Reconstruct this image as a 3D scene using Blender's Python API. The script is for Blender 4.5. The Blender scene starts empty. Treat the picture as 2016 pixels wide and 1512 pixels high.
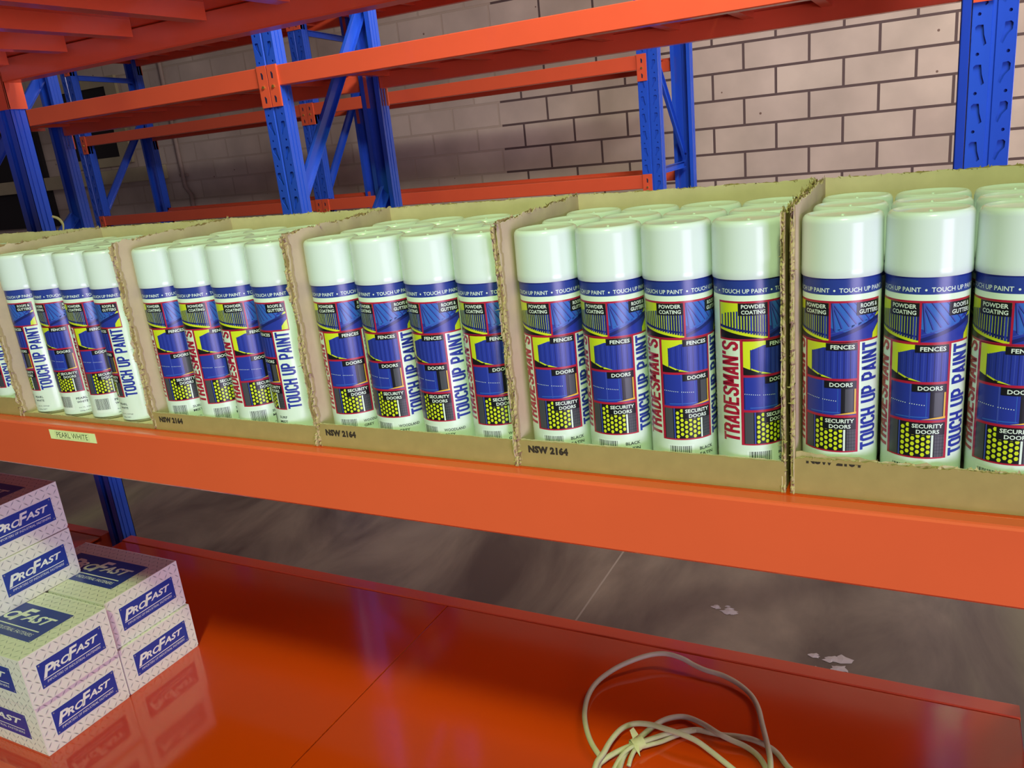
import bpy, bmesh, math, random
from mathutils import Vector, Matrix
from math import sin, cos, pi, radians, degrees, atan2

S = bpy.context.scene
C = S.collection
random.seed(7)

# ------------------------------------------------------------------ camera
CX, CY, CZ = 0.46957, -0.70409, 0.32965
YAW, PITCH, ROLL, FPX = -0.49841, -0.29148, -0.10585, 1600.2
fwd = Vector((sin(YAW)*cos(PITCH), cos(YAW)*cos(PITCH), sin(PITCH)))
rgt = Vector((cos(YAW), -sin(YAW), 0)); up = rgt.cross(fwd)
r2 = rgt*cos(ROLL) + up*sin(ROLL); u2 = -rgt*sin(ROLL) + up*cos(ROLL)
cam = bpy.data.objects.new('camera', bpy.data.cameras.new('camera')); C.objects.link(cam)
M = Matrix((r2, u2, -fwd)).transposed().to_4x4(); M.translation = (CX, CY, CZ)
cam.matrix_world = M
cam.data.sensor_width = 36; cam.data.lens = FPX/2016*36; cam.data.clip_start = .02
S.camera = cam

# ------------------------------------------------------------------ world, lights, exposure
S.view_settings.view_transform = 'Standard'; S.view_settings.look = 'None'
S.view_settings.gamma = 1; S.view_settings.exposure = 0.0
w = bpy.data.worlds.new('hall'); S.world = w; w.use_nodes = True
wn = w.node_tree; wn.nodes['Background'].inputs[0].default_value = (0.62, 0.52, 0.56, 1)
wn.nodes['Background'].inputs[1].default_value = 0.13

def area(name, loc, target, sx, sy, power, col, spread=180):
    l = bpy.data.lights.new(name, 'AREA'); l.shape = 'RECTANGLE'; l.size = sx; l.size_y = sy
    l.energy = power; l.color = col; l.spread = radians(spread)
    o = bpy.data.objects.new(name, l); C.objects.link(o); o.location = loc
    o.rotation_euler = (Vector(target)-Vector(loc)).to_track_quat('-Z', 'Y').to_euler()
    return o
KD = Vector((sin(radians(25)), -cos(radians(25)), 1.416*cos(radians(25)))).normalized()
KT = Vector((-.3, .1, -.45))
area('hall_lamp', tuple(KT+KD*4.7), tuple(KT), .46, .32, 31, (.70, 1.0, .40), 75)
area('roller_door_daylight', (4.4, -3.5, -.25), (0, .8, .1), 2.8, 1.7, 225, (.82, .70, 1.0))
area('aisle_lamp', (2.3, 3.2, 2.7), (.9, 5.4, .4), 1.8, .5, 135, (1, .90, .76))
area('aisle_lamp_near', (.9, .6, 2.2), (-1.5, 2.0, .8), 1.4, .4, 62, (1, .93, .90), 125)

# ------------------------------------------------------------------ materials
def lin(c):
    return tuple((v/255/12.92 if v/255 <= .04045 else ((v/255+.055)/1.055)**2.4) for v in c)
MATS = {}
def mat(name, rgb, rough=.4, metal=0, noise=0, nscale=30, bump=0, coat=0, spec=.5):
    if name in MATS: return MATS[name]
    m = bpy.data.materials.new(name); m.use_nodes = True; MATS[name] = m
    nt = m.node_tree; b = nt.nodes['Principled BSDF']; c = lin(rgb)
    b.inputs['Base Color'].default_value = (*c, 1); b.inputs['Roughness'].default_value = rough
    b.inputs['Metallic'].default_value = metal; b.inputs['Coat Weight'].default_value = coat
    b.inputs['Coat Roughness'].default_value = .08
    b.inputs['Specular IOR Level'].default_value = spec
    if noise or bump:
        tc = nt.nodes.new('ShaderNodeTexCoord'); n = nt.nodes.new('ShaderNodeTexNoise')
        n.inputs['Scale'].default_value = nscale; n.inputs['Detail'].default_value = 6
        nt.links.new(tc.outputs['Object'], n.inputs['Vector'])
        if noise:
            mx = nt.nodes.new('ShaderNodeMix'); mx.data_type = 'RGBA'
            mx.inputs[6].default_value = (*[v*(1-noise) for v in c], 1)
            mx.inputs[7].default_value = (*[min(1, v*(1+noise)) for v in c], 1)
            nt.links.new(n.outputs[0], mx.inputs[0]); nt.links.new(mx.outputs[2], b.inputs['Base Color'])
        if bump:
            bp = nt.nodes.new('ShaderNodeBump'); bp.inputs['Strength'].default_value = bump
            bp.inputs['Distance'].default_value = .002
            nt.links.new(n.outputs[0], bp.inputs['Height']); nt.links.new(bp.outputs[0], b.inputs['Normal'])
    return m
ORANGE = mat('orange_paint', (224, 90, 56), .3, noise=.06, nscale=9, bump=.02, coat=.3)
DECK = mat('orange_deck_paint', (204, 64, 2), .12, noise=.05, nscale=4, bump=.015, coat=.5)
BLUE = mat('blue_paint', (36, 84, 205), .30, noise=.08, nscale=12, bump=.03, coat=.3)
BRASS = mat('zinc_bolt', (225, 200, 110), .25, metal=.9)
HOLE = mat('hole_dark', (22, 26, 60), .7)
CAPW = mat('cap_plastic', (210, 216, 228), .2, spec=.4)
CANW = mat('can_white', (214, 224, 222), .25)
METAL = mat('tin_rim', (190, 192, 190), .3, metal=.9)
NAVY = mat('ink_navy', (28, 36, 110), .3); BANDB = mat('ink_band_blue', (42, 60, 150), .3)
INKB = mat('ink_blue', (40, 54, 160), .3); INKL = mat('ink_light_blue', (52, 98, 196), .3)
INKM = mat('ink_mid_blue', (62, 76, 180), .3)
RED = mat('ink_red', (176, 30, 62), .3); BLK = mat('ink_black', (24, 24, 32), .3)
YEL = mat('ink_yellow', (205, 214, 40), .3); ORY = mat('ink_amber', (226, 170, 60), .3)
GRY = mat('ink_grey', (72, 72, 84), .3); WHT = mat('ink_white', (220, 228, 230), .3)
GTX = mat('ink_text_grey', (44, 52, 60), .4)
CARD = mat('cardboard', (160, 136, 92), .85, noise=.13, nscale=70, bump=.15, spec=.2)
CARDI = mat('cardboard_inside', (204, 182, 160), .85, noise=.08, nscale=90, bump=.1, spec=.2)
TORN = mat('torn_cardboard', (178, 156, 122), .9, noise=.08, nscale=120, spec=.1)
FLUTE = mat('cardboard_flute', (164, 138, 100), .9, noise=.2, nscale=90, spec=.1)
PRINT = mat('carton_print', (46, 34, 30), .8)
BOXG = mat('box_board', (238, 232, 230), .42); TREAD = mat('box_tread', (146, 146, 156), .4)
TREADL = mat('box_tread_light', (236, 232, 230), .4)
BOXB = mat('box_blue', (40, 62, 160), .35); BOXW = mat('box_white', (240, 240, 240), .35)
PAPER = mat('label_paper', (226, 232, 176), .7); LTX = mat('label_ink', (44, 54, 40), .7)
CORD = mat('cord_rubber', (196, 186, 160), .5, noise=.12, nscale=60, bump=.1)
TAPE = mat('tape_cloth', (205, 196, 160), .7, noise=.15, nscale=120)
DARK = mat('opening_dark', (26, 20, 22), .8); CREAM = mat('cream_paint', (176, 164, 132), .6, noise=.15, nscale=8)
PIPEM = mat('pipe_grey', (150, 130, 120), .6, noise=.2, nscale=20)

def wall_mat():
    m = bpy.data.materials.new('painted_blockwork'); m.use_nodes = True; nt = m.node_tree; N = nt.nodes; L = nt.links
    b = N['Principled BSDF']; b.inputs['Roughness'].default_value = .75
    tc = N.new('ShaderNodeTexCoord'); mp = N.new('ShaderNodeMapping'); sep = N.new('ShaderNodeSeparateXYZ')
    cmb = N.new('ShaderNodeCombineXYZ'); L.new(tc.outputs['Object'], sep.inputs[0])
    L.new(sep.outputs[0], cmb.inputs[0]); L.new(sep.outputs[2], cmb.inputs[1])
    L.new(cmb.outputs[0], mp.inputs[0]); mp.inputs['Location'].default_value = (WOX, WOZ, 0)
    br = N.new('ShaderNodeTexBrick'); L.new(mp.outputs[0], br.inputs[0])
    br.inputs['Scale'].default_value = 1; br.inputs['Brick Width'].default_value = BW; br.inputs['Row Height'].default_value = BH
    br.inputs['Mortar Size'].default_value = .009; br.inputs['Mortar Smooth'].default_value = .15
    br.offset = .5
    br.inputs['Color1'].default_value = (*lin((204, 188, 172)), 1); br.inputs['Color2'].default_value = (*lin((196, 178, 164)), 1)
    br.inputs['Mortar'].default_value = (0, 0, 0, 1)
    # raked dark joints right of a straight break, flush painted joints left of it
    gt = N.new('ShaderNodeMath'); gt.operation = 'GREATER_THAN'; gt.inputs[1].default_value = -2.69
    L.new(sep.outputs[0], gt.inputs[0])
    jc = N.new('ShaderNodeMix'); jc.data_type = 'RGBA'; L.new(gt.outputs[0], jc.inputs[0])
    jc.inputs[6].default_value = (*lin((184, 166, 150)), 1); jc.inputs[7].default_value = (*lin((92, 74, 72)), 1)
    mx = N.new('ShaderNodeMix'); mx.data_type = 'RGBA'; L.new(br.outputs['Fac'], mx.inputs[0])
    n = N.new('ShaderNodeTexNoise'); n.inputs['Scale'].default_value = 3; n.inputs['Detail'].default_value = 8; L.new(tc.outputs['Object'], n.inputs[0])
    rp = N.new('ShaderNodeMapRange'); L.new(n.outputs[0], rp.inputs[0]); rp.inputs[1].default_value = .3; rp.inputs[2].default_value = .7
    rp.inputs[3].default_value = .82; rp.inputs[4].default_value = 1.08
    ml = N.new('ShaderNodeMix'); ml.data_type = 'RGBA'; ml.blend_type = 'MULTIPLY'; ml.inputs[0].default_value = 1
    L.new(br.outputs['Color'], ml.inputs[6]); L.new(rp.outputs[0], ml.inputs[7])
    # pock marks
    v = N.new('ShaderNodeTexVoronoi'); v.inputs['Scale'].default_value = 5.5; L.new(tc.outputs['Object'], v.inputs[0])
    lt = N.new('ShaderNodeMath'); lt.operation = 'LESS_THAN'; lt.inputs[1].default_value = .045; L.new(v.outputs['Distance'], lt.inputs[0])
    pm = N.new('ShaderNodeMix'); pm.data_type = 'RGBA'; L.new(lt.outputs[0], pm.inputs[0]); L.new(ml.outputs[2], pm.inputs[6])
    pm.inputs[7].default_value = (*lin((120, 96, 84)), 1)
    L.new(pm.outputs[2], mx.inputs[6]); L.new(jc.outputs[2], mx.inputs[7]); L.new(mx.outputs[2], b.inputs['Base Color'])
    inv = N.new('ShaderNodeMath'); inv.operation = 'SUBTRACT'; inv.inputs[0].default_value = 1; L.new(br.outputs['Fac'], inv.inputs[1])
    bp = N.new('ShaderNodeBump'); bp.inputs['Distance'].default_value = .006; bp.inputs['Strength'].default_value = .5
    L.new(inv.outputs[0], bp.inputs['Height']); L.new(bp.outputs[0], b.inputs['Normal'])
    return m
def floor_mat():
    m = bpy.data.materials.new('worn_concrete'); m.use_nodes = True; nt = m.node_tree; N = nt.nodes; L = nt.links
    b = N['Principled BSDF']; b.inputs['Roughness'].default_value = .55
    tc = N.new('ShaderNodeTexCoord'); n = N.new('ShaderNodeTexNoise'); n.inputs['Scale'].default_value = 3.2; n.inputs['Detail'].default_value = 9
    n.inputs['Roughness'].default_value = .6; n.inputs['Distortion'].default_value = .6
    mp = N.new('ShaderNodeMapping'); mp.inputs['Scale'].default_value = (1, .45, 1); L.new(tc.outputs['Object'], mp.inputs[0]); L.new(mp.outputs[0], n.inputs[0])
    cr = N.new('ShaderNodeValToRGB'); L.new(n.outputs[0], cr.inputs[0]); e = cr.color_ramp.elements
    e[0].position = .3; e[0].color = (*lin((78, 66, 60)), 1); e[1].position = .72; e[1].color = (*lin((142, 128, 112)), 1)
    L.new(cr.outputs[0], b.inputs['Base Color'])
    bp = N.new('ShaderNodeBump'); bp.inputs['Distance'].default_value = .003; bp.inputs['Strength'].default_value = .4
    L.new(n.outputs[0], bp.inputs['Height']); L.new(bp.outputs[0], b.inputs['Normal'])
    return m
BW, BH = .430, .1815; WOX, WOZ = -.082+BW*40, -.074+BH*20

# ------------------------------------------------------------------ helpers
def obj(name, bm, mats, parent=None, smooth=False, loc=(0, 0, 0)):
    me = bpy.data.meshes.new(name)
    if isinstance(bm, bmesh.types.BMesh): bm.to_mesh(me); bm.free()
    else: me = bm
    if mats is not None:
        if not isinstance(mats, (list, tuple)): mats = [mats]
        for m in mats: me.materials.append(m)
    o = bpy.data.objects.new(name, me); C.objects.link(o); o.location = loc
    if parent: o.parent = parent
    if smooth:
        me.polygons.foreach_set('use_smooth', [True]*len(me.polygons))
        if smooth != True: me.set_sharp_from_angle(angle=radians(smooth))
    return o
def empty(name, loc=(0, 0, 0), rz=0):
    o = bpy.data.objects.new(name, None); C.objects.link(o); o.location = loc; o.rotation_euler.z = rz
    o.empty_display_size = .05
    return o
def tag(o, label=None, cat=None, group=None, kind=None):
    if label: o['label'] = label
    if cat: o['category'] = cat
    if group: o['group'] = group
    if kind: o['kind'] = kind
    return o
def copy_tree(o, parent=None):
    c = o.copy(); C.objects.link(c)
    if parent: c.parent = parent
    for ch in [x for x in CH.get(o.name, [])]: copy_tree(ch, c)
    return c
CH = {}
def reg(root):
    for o in bpy.data.objects:
        if o.parent: CH.setdefault(o.parent.name, [])
    def rec(o):
        CH[o.name] = list(o.children)
        for c in o.children: rec(c)
    rec(root)

def box(bm, x0, x1, y0, y1, z0, z1, mi=0, bev=0):
    vs = [bm.verts.new((x, y, z)) for x in (x0, x1) for y in (y0, y1) for z in (z0, z1)]
    idx = [(0, 1, 3, 2), (4, 6, 7, 5), (0, 4, 5, 1), (2, 3, 7, 6), (0, 2, 6, 4), (1, 5, 7, 3)]
    fs = [bm.faces.new([vs[i] for i in f]) for f in idx]
    for f in fs: f.material_index = mi
    if bev:
        es = list({e for f in fs for e in f.edges})
        bmesh.ops.bevel(bm, geom=es, offset=bev, segments=2, profile=.7, affect='EDGES')
    return vs
def extrude_x(bm, prof, x0, x1):      # prof: list of (y,z), closed
    a = [bm.verts.new((x0, y, z)) for y, z in prof]; b = [bm.verts.new((x1, y, z)) for y, z in prof]
    n = len(prof)
    for i in range(n): bm.faces.new((a[i], b[i], b[(i+1) % n], a[(i+1) % n]))
    bm.faces.new(a[::-1]); bm.faces.new(b)
    bmesh.ops.recalc_face_normals(bm, faces=bm.faces[:])
def bar(bm, p, q, wid, thk, side=Vector((0, 0, 1)), lip=0):
    p, q = Vector(p), Vector(q); d = (q-p).normalized(); s = side.cross(d).normalized(); t = d.cross(s)
    def slab(s0, s1, t0, t1):
        vs = [bm.verts.new(e+s*a+t*b) for e in (p, q) for a, b in ((s0, t0), (s1, t0), (s1, t1), (s0, t1))]
        for f in ((0, 1, 2, 3), (7, 6, 5, 4), (0, 4, 5, 1), (1, 5, 6, 2), (2, 6, 7, 3), (3, 7, 4, 0)):
            bm.faces.new([vs[i] for i in f])
    slab(-thk/2, thk/2, -wid/2, wid/2)
    if lip:
        slab(-thk/2, lip, -wid/2, -wid/2+thk); slab(-thk/2, lip, wid/2-thk, wid/2)
    bmesh.ops.recalc_face_normals(bm, faces=bm.faces[:])
def tube(bm, pts, r, seg=10, caps=True):
    pts = [Vector(p) for p in pts]; rings = []
    nrm = None
    for i, p in enumerate(pts):
        d = (pts[min(i+1, len(pts)-1)]-pts[max(i-1, 0)]).normalized()
        if nrm is None: nrm = d.orthogonal().normalized()
        nrm = (nrm-d*nrm.dot(d)).normalized(); bn = d.cross(nrm)
        rr = r(i) if callable(r) else r
        rings.append([bm.verts.new(p+(nrm*cos(2*pi*k/seg)+bn*sin(2*pi*k/seg))*rr) for k in range(seg)])
    for a, b in zip(rings, rings[1:]):
        for k in range(seg): bm.faces.new((a[k], a[(k+1) % seg], b[(k+1) % seg], b[k]))
    if caps: bm.faces.new(rings[0][::-1]); bm.faces.new(rings[-1])
def smooth_path(P, n=8):
    out = []; P = [Vector(p) for p in P]
    for i in range(len(P)-1):
        a, b, c, d = P[max(i-1, 0)], P[i], P[i+1], P[min(i+2, len(P)-1)]
        for k in range(n):
            t = k/n
            out.append(.5*((2*b)+(c-a)*t+(2*a-5*b+4*c-d)*t*t+(3*b-a-3*c+d)*t**3))
    out.append(P[-1]); return out
def lathe(bm, prof, seg=72, mi=0, cx=0, cy=0):
    rings = []
    for r, z in prof:
        if r < 1e-6: rings.append([bm.verts.new((cx, cy, z))])
        else: rings.append([bm.verts.new((cx+r*sin(2*pi*k/seg), cy-r*cos(2*pi*k/seg), z)) for k in range(seg)])
    for a, b in zip(rings, rings[1:]):
        for k in range(seg):
            k2 = (k+1) % seg
            if len(a) == 1: f = bm.faces.new((a[0], b[k2], b[k]))
            elif len(b) == 1: f = bm.faces.new((a[k], a[k2], b[0]))
            else: f = bm.faces.new((a[k], a[k2], b[k2], b[k]))
            f.material_index = mi
    bmesh.ops.recalc_face_normals(bm, faces=bm.faces[:])

# ---- flat lettering: text turned into a 2D polygon soup
_tc = {}
def text2d(s, bold=0.0, shear=0.0, res=2, spacing=1.0, line=1.0):
    k = (s, bold, shear, res, spacing, line)
    if k in _tc: return _tc[k]
    cu = bpy.data.curves.new('t', 'FONT'); cu.body = s; cu.offset = bold; cu.shear = shear
    cu.resolution_u = res; cu.space_character = spacing; cu.space_line = line; cu.fill_mode = 'FRONT'; cu.align_x = 'CENTER'
    o = bpy.data.objects.new('t', cu); C.objects.link(o)
    dg = bpy.context.evaluated_depsgraph_get(); me = bpy.data.meshes.new_from_object(o.evaluated_get(dg))
    vs = [(v.co.x, v.co.y) for v in me.vertices]; fs = [tuple(p.vertices) for p in me.polygons]
    C.objects.unlink(o); bpy.data.objects.remove(o); bpy.data.curves.remove(cu); bpy.data.meshes.remove(me)
    x0 = min(v[0] for v in vs); x1 = max(v[0] for v in vs); y0 = min(v[1] for v in vs); y1 = max(v[1] for v in vs)
    vs = [((x-x0)/(x1-x0), (y-y0)/(y1-y0)) for x, y in vs]
    _tc[k] = (vs, fs); return _tc[k]
GLYPH = {'T': [[(0, 1.86), (1, 1.86)], [(.5, 0), (.5, 1.9)]],
 'R': [[(.15, 0), (.15, 2)], [(.15, 1.86), (.6, 1.86), (.84, 1.64), (.84, 1.2), (.6, .98), (.15, .98)], [(.5, .98), (.78, .8), (.85, 0)]],
 'A': [[(.13, 0), (.5, 1.98)], [(.5, 1.98), (.87, 0)], [(.25, .52), (.75, .52)]],
 'D': [[(.15, 0), (.15, 2)], [(.15, 1.86), (.55, 1.86), (.85, 1.55), (.85, .45), (.55, .14), (.15, .14)]],
 'E': [[(.15, 0), (.15, 2)], [(.15, 1.86), (.95, 1.86)], [(.15, 1.02), (.85, 1.02)], [(.15, .14), (.95, .14)]],
 'S': [[(.85, 1.40), (.85, 1.64), (.65, 1.86), (.35, 1.86), (.15, 1.64), (.15, 1.34), (.3, 1.14), (.7, .86), (.85, .66), (.85, .36), (.65, .14), (.35, .14), (.15, .36), (.15, .60)]],
 'M': [[(.11, 0), (.11, 2)], [(.89, 0), (.89, 2)], [(.13, 1.98), (.5, .55)], [(.5, .55), (.87, 1.98)]],
 'N': [[(.14, 0), (.14, 2)], [(.86, 0), (.86, 2)], [(.16, 1.96), (.84, .04)]], "'": [[(.25, 2), (.2, 1.45)]],
 'O': [[(.5, .14), (.3, .16), (.15, .40), (.15, 1.6), (.3, 1.84), (.7, 1.84), (.85, 1.6), (.85, .40), (.7, .16), (.5, .14)]],
 'U': [[(.15, 2), (.15, .40), (.35, .14), (.65, .14), (.85, .40), (.85, 2)]],
 'C': [[(.85, 1.35), (.85, 1.6), (.65, 1.86), (.35, 1.86), (.15, 1.6), (.15, .40), (.35, .14), (.65, .14), (.85, .40), (.85, .65)]],
 'H': [[(.15, 0), (.15, 2)], [(.85, 0), (.85, 2)], [(.15, 1.02), (.85, 1.02)]], 'I': [[(.22, 0), (.22, 2)]],
 'P': [[(.15, 0), (.15, 2)], [(.15, 1.86), (.6, 1.86), (.85, 1.62), (.85, 1.1), (.6, .86), (.15, .86)]]}
class Flat:
    """coloured polygons on a plane; y of each vertex carries the layer"""
    def __init__(s): s.bm = bmesh.new()
    def poly(s, pts, mi, lay):
        f = s.bm.faces.new([s.bm.verts.new((u, lay, v)) for u, v in pts]); f.material_index = mi
        if f.calc_area() == 0: pass
    def rect(s, u0, u1, v0, v1, mi, lay): s.poly([(u0, v0), (u1, v0), (u1, v1), (u0, v1)], mi, lay)
    def text(s, t, u0, u1, v0, v1, mi, lay, rot=False, bold=0, shear=0, res=2, spacing=1.0, line=1.0):
        vs, fs = text2d(t, bold, shear, res, spacing, line); bv = []
        for x, y in vs:
            if rot: u, v = u0+(1-y)*(u1-u0), v0+x*(v1-v0)     # reads upward
            else: u, v = u0+x*(u1-u0), v0+y*(v1-v0)
            bv.append(s.bm.verts.new((u, lay, v)))
        for f in fs:
            try: ff = s.bm.faces.new([bv[i] for i in f]); ff.material_index = mi
            except ValueError: pass
    def block(s, t, u0, u1, v0, v1, mi, lay, wt=.35):
        """tall condensed block letters reading upward; strokes in a 1 x 2 cell"""
        adv = {' ': .55, "'": .5, 'I': .45, 'M': 1.25}
        tot = sum(adv.get(c, 1.0)+.10 for c in t)-.10; x = 0; h = wt/2
        for c in t:
            k = adv.get(c, 1.0); sx = 1.25 if c == 'M' else 1
            for pl in GLYPH.get(c, []):
                for n, ((ax, ay), (bx, by)) in enumerate(zip(pl, pl[1:])):
                    dx, dy = bx-ax, by-ay; L = math.hypot(dx, dy); dx /= L; dy /= L
                    e0 = h*.45 if n > 0 else 0; e1 = h*.45 if n < len(pl)-2 else 0
                    q = [(ax-dx*e0-dy*h, ay-dy*e0+dx*h), (bx+dx*e1-dy*h, by+dy*e1+dx*h), (bx+dx*e1+dy*h, by+dy*e1-dx*h), (ax-dx*e0+dy*h, ay-dy*e0-dx*h)]
                    s.poly([(u0+(1-max(0, min(2, y))/2)*(u1-u0), v0+(x+max(-.02, min(k+.02, px*sx)))/tot*(v1-v0)) for px, y in q], mi, lay)
            x += k+.10
    def clip(s, co, no):
        bmesh.ops.bisect_plane(s.bm, geom=s.bm.verts[:]+s.bm.edges[:]+s.bm.faces[:], dist=1e-7, plane_co=co, plane_no=no, clear_outer=True)
    def wrap(s, name, mats, R, step=5, gap=.00005):
        us = [v.co.x for v in s.bm.verts]; u = math.ceil(min(us)/step)*step
        while u < max(us):
            bmesh.ops.bisect_plane(s.bm, geom=s.bm.verts[:]+s.bm.edges[:]+s.bm.faces[:], dist=1e-6, plane_co=(u, 0, 0), plane_no=(1, 0, 0)); u += step
        for v in s.bm.verts:
            a = radians(v.co.x); r = R+gap*v.co.y; v.co = (r*sin(a), -r*cos(a), v.co.z)
        me = bpy.data.meshes.new(name); s.bm.to_mesh(me); s.bm.free()
        for m in mats: me.materials.append(m)
        fl = [p for p in me.polygons if (p.normal.x*p.center.x+p.normal.y*p.center.y) < 0]
        if fl:
            b = bmesh.new(); b.from_mesh(me); b.faces.ensure_lookup_table()
            bmesh.ops.reverse_faces(b, faces=[b.faces[p.index] for p in fl]); b.to_mesh(me); b.free()
        me.polygons.foreach_set('use_smooth', [True]*len(me.polygons))
        me.normals_split_custom_set_from_vertices([Vector((v.co.x, v.co.y, 0)).normalized() for v in me.vertices])
        return me
    def plane(s, name, mats, O, U, V, Nn, gap=.00006):
        O, U, V, Nn = Vector(O), Vector(U), Vector(V), Vector(Nn)
        for v in s.bm.verts: v.co = O+U*v.co.x+V*v.co.z+Nn*(gap*v.co.y)
        for f in s.bm.faces:
            f.normal_update()
            if f.normal.dot(Nn) < 0: f.normal_flip()
        me = bpy.data.meshes.new(name); s.bm.to_mesh(me); s.bm.free()
        for m in mats: me.materials.append(m)
        return me

# ------------------------------------------------------------------ the room
WY = 5.4; FZ = -1.0
bm = bmesh.new(); box(bm, -11, 4.5, WY, WY+.2, FZ, 4.2)
wall = obj('wall_back', bm, wall_mat()); tag(wall, kind='structure')
bm = bmesh.new(); box(bm, -11, 5, -5, WY, FZ-.1, FZ)
fl = obj('floor', bm, floor_mat()); tag(fl, kind='structure')
# saw-cut joint in the slab
bm = bmesh.new(); bmesh.ops.create_grid(bm, x_segments=1, y_segments=1, size=.5)
for v in bm.verts: v.co = (-.405+v.co.x*.006+v.co.y*-.03, 1.8+v.co.y*7, FZ+.0008)
tag(obj('trim_1', bm, mat('joint_filler', (150, 138, 126), .7)), kind='structure')
# paint splashes on the slab
def splash(name, x, y, r, seed):
    rr = random.Random(seed); bm = bmesh.new()
    for k in range(5):
        cx, cy = x+rr.uniform(-r, r)*.7, y+rr.uniform(-r, r)*.7; q = r*rr.uniform(.18, .5)
        n = 14; vs = [bm.verts.new((cx+q*rr.uniform(.5, 1.3)*cos(2*pi*i/n), cy+q*rr.uniform(.5, 1.3)*sin(2*pi*i/n)*.7, FZ+.001)) for i in range(n)]
        ce = bm.verts.new((cx, cy, FZ+.0035))
        for i in range(n): bm.faces.new((vs[i], vs[(i+1) % n], ce))
    return obj(name, bm, mat('dried_paint', (186, 176, 176), .6))
tag(splash('paint_splash', -.03, 1.31, .045, 3), 'dried white paint splash on the concrete, the one farther from the deck edge', 'splash', 'paint splashes on the floor')
tag(splash('paint_splash', .27, 1.15, .05, 5), 'dried white paint splash on the concrete close to the lower deck edge', 'splash', 'paint splashes on the floor')

# ------------------------------------------------------------------ pallet racking
PITCH_H = .094
def slot_curve(splines, thick, name):
    cu = bpy.data.curves.new(name, 'CURVE'); cu.dimensions = '2D'; cu.fill_mode = 'BOTH'; cu.extrude = thick/2
    for pts in splines:
        sp = cu.splines.new('POLY'); sp.points.add(len(pts)-1); sp.use_cyclic_u = True
        for p, (x, y) in zip(sp.points, pts): p.co = (x, y, 0, 1)
    o = bpy.data.objects.new(name, cu); C.objects.link(o)
    me = bpy.data.meshes.new_from_object(o.evaluated_get(bpy.context.evaluated_depsgraph_get()))
    C.objects.unlink(o); bpy.data.objects.remove(o); bpy.data.curves.remove(cu)
    return me
_post = {}
def post_mesh(z0, z1, width, depth, face):
    """C section; perforated web at the outer side. face=-1 web looks to -Y, +1 to +Y"""
    k = (round(z0, 3), round(z1, 3), width, depth, face)
    if k in _post: return _post[k]
    bm = bmesh.new(); H = z1-z0; half = width/2; gv = .006
    for sgn in (-1, 1):
        wstrip = half-gv
        outer = [(0, 0), (wstrip, 0), (wstrip, H), (0, H)]
        spl = [outer]; n = int(H/PITCH_H)
        for i in range(n):
            c = (i+.5)*PITCH_H
            # keyhole: wide top narrowing to the bottom centre
            kx = wstrip*.50
            spl.append([(kx+.0085, c+.026), (kx-.004, c+.025), (kx-.0065, c+.002), (kx-.0125, c-.020), (kx-.0065, c-.025), (kx+.0015, c-.006), (kx+.0125, c+.006), (kx+.0135, c+.021)])
            cc = c-PITCH_H*.46
            spl.append([(kx+.006+.0042*cos(a*pi/4), cc+.0042*sin(a*pi/4)) for a in range(8)])
        me = slot_curve(spl, .002, 'p'); b2 = bmesh.new(); b2.from_mesh(me); bpy.data.meshes.remove(me)
        for v in b2.verts:
            x, z, t = v.co.x, v.co.y, v.co.z
            v.co = (sgn*(gv+x), face*(0-abs(t-.001)*1.0), z0+z)
        tmp = bpy.data.meshes.new('x'); b2.to_mesh(tmp); b2.free(); bm.from_mesh(tmp); bpy.data.meshes.remove(tmp)
        # backing lip inside, side wall and return lip
        x0, x1 = sorted((sgn*half, sgn*(half-.0022)))
        ya, yb = sorted((0, -face*depth)); box(bm, x0, x1, ya, yb, z0, z1)
        for yy in (.30, .62):
            xa, xb = sorted((sgn*(half-.001), sgn*(half+.0022))); ya, yb = sorted((-face*depth*yy, -face*(depth*yy+.006))); box(bm, xa, xb, ya, yb, z0, z1, bev=.0012)
        x0, x1 = sorted((sgn*half, sgn*(half-.022))); ya, yb = sorted((-face*(depth-.002), -face*depth)); box(bm, x0, x1, ya, yb, z0, z1)
        x0, x1 = sorted((sgn*(gv+.001), sgn*(half-.003))); ya, yb = sorted((-face*.007, -face*.0085)); box(bm, x0, x1, ya, yb, z0, z1)
    # centre groove
    ya, yb = sorted((-face*.004, -face*.006)); box(bm, -gv, gv, ya, yb, z0, z1)
    for sgn in (-1, 1):
        vs = [bm.verts.new(p) for p in ((sgn*gv, 0, z0), (sgn*gv, 0, z1), (sgn*gv*.5, -face*.005, z1), (sgn*gv*.5, -face*.005, z0))]
        bm.faces.new(vs)
    bmesh.ops.recalc_face_normals(bm, faces=bm.faces[:])
    me = bpy.data.meshes.new('post'); bm.to_mesh(me); bm.free(); me.materials.append(BLUE); _post[k] = me; return me
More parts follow.
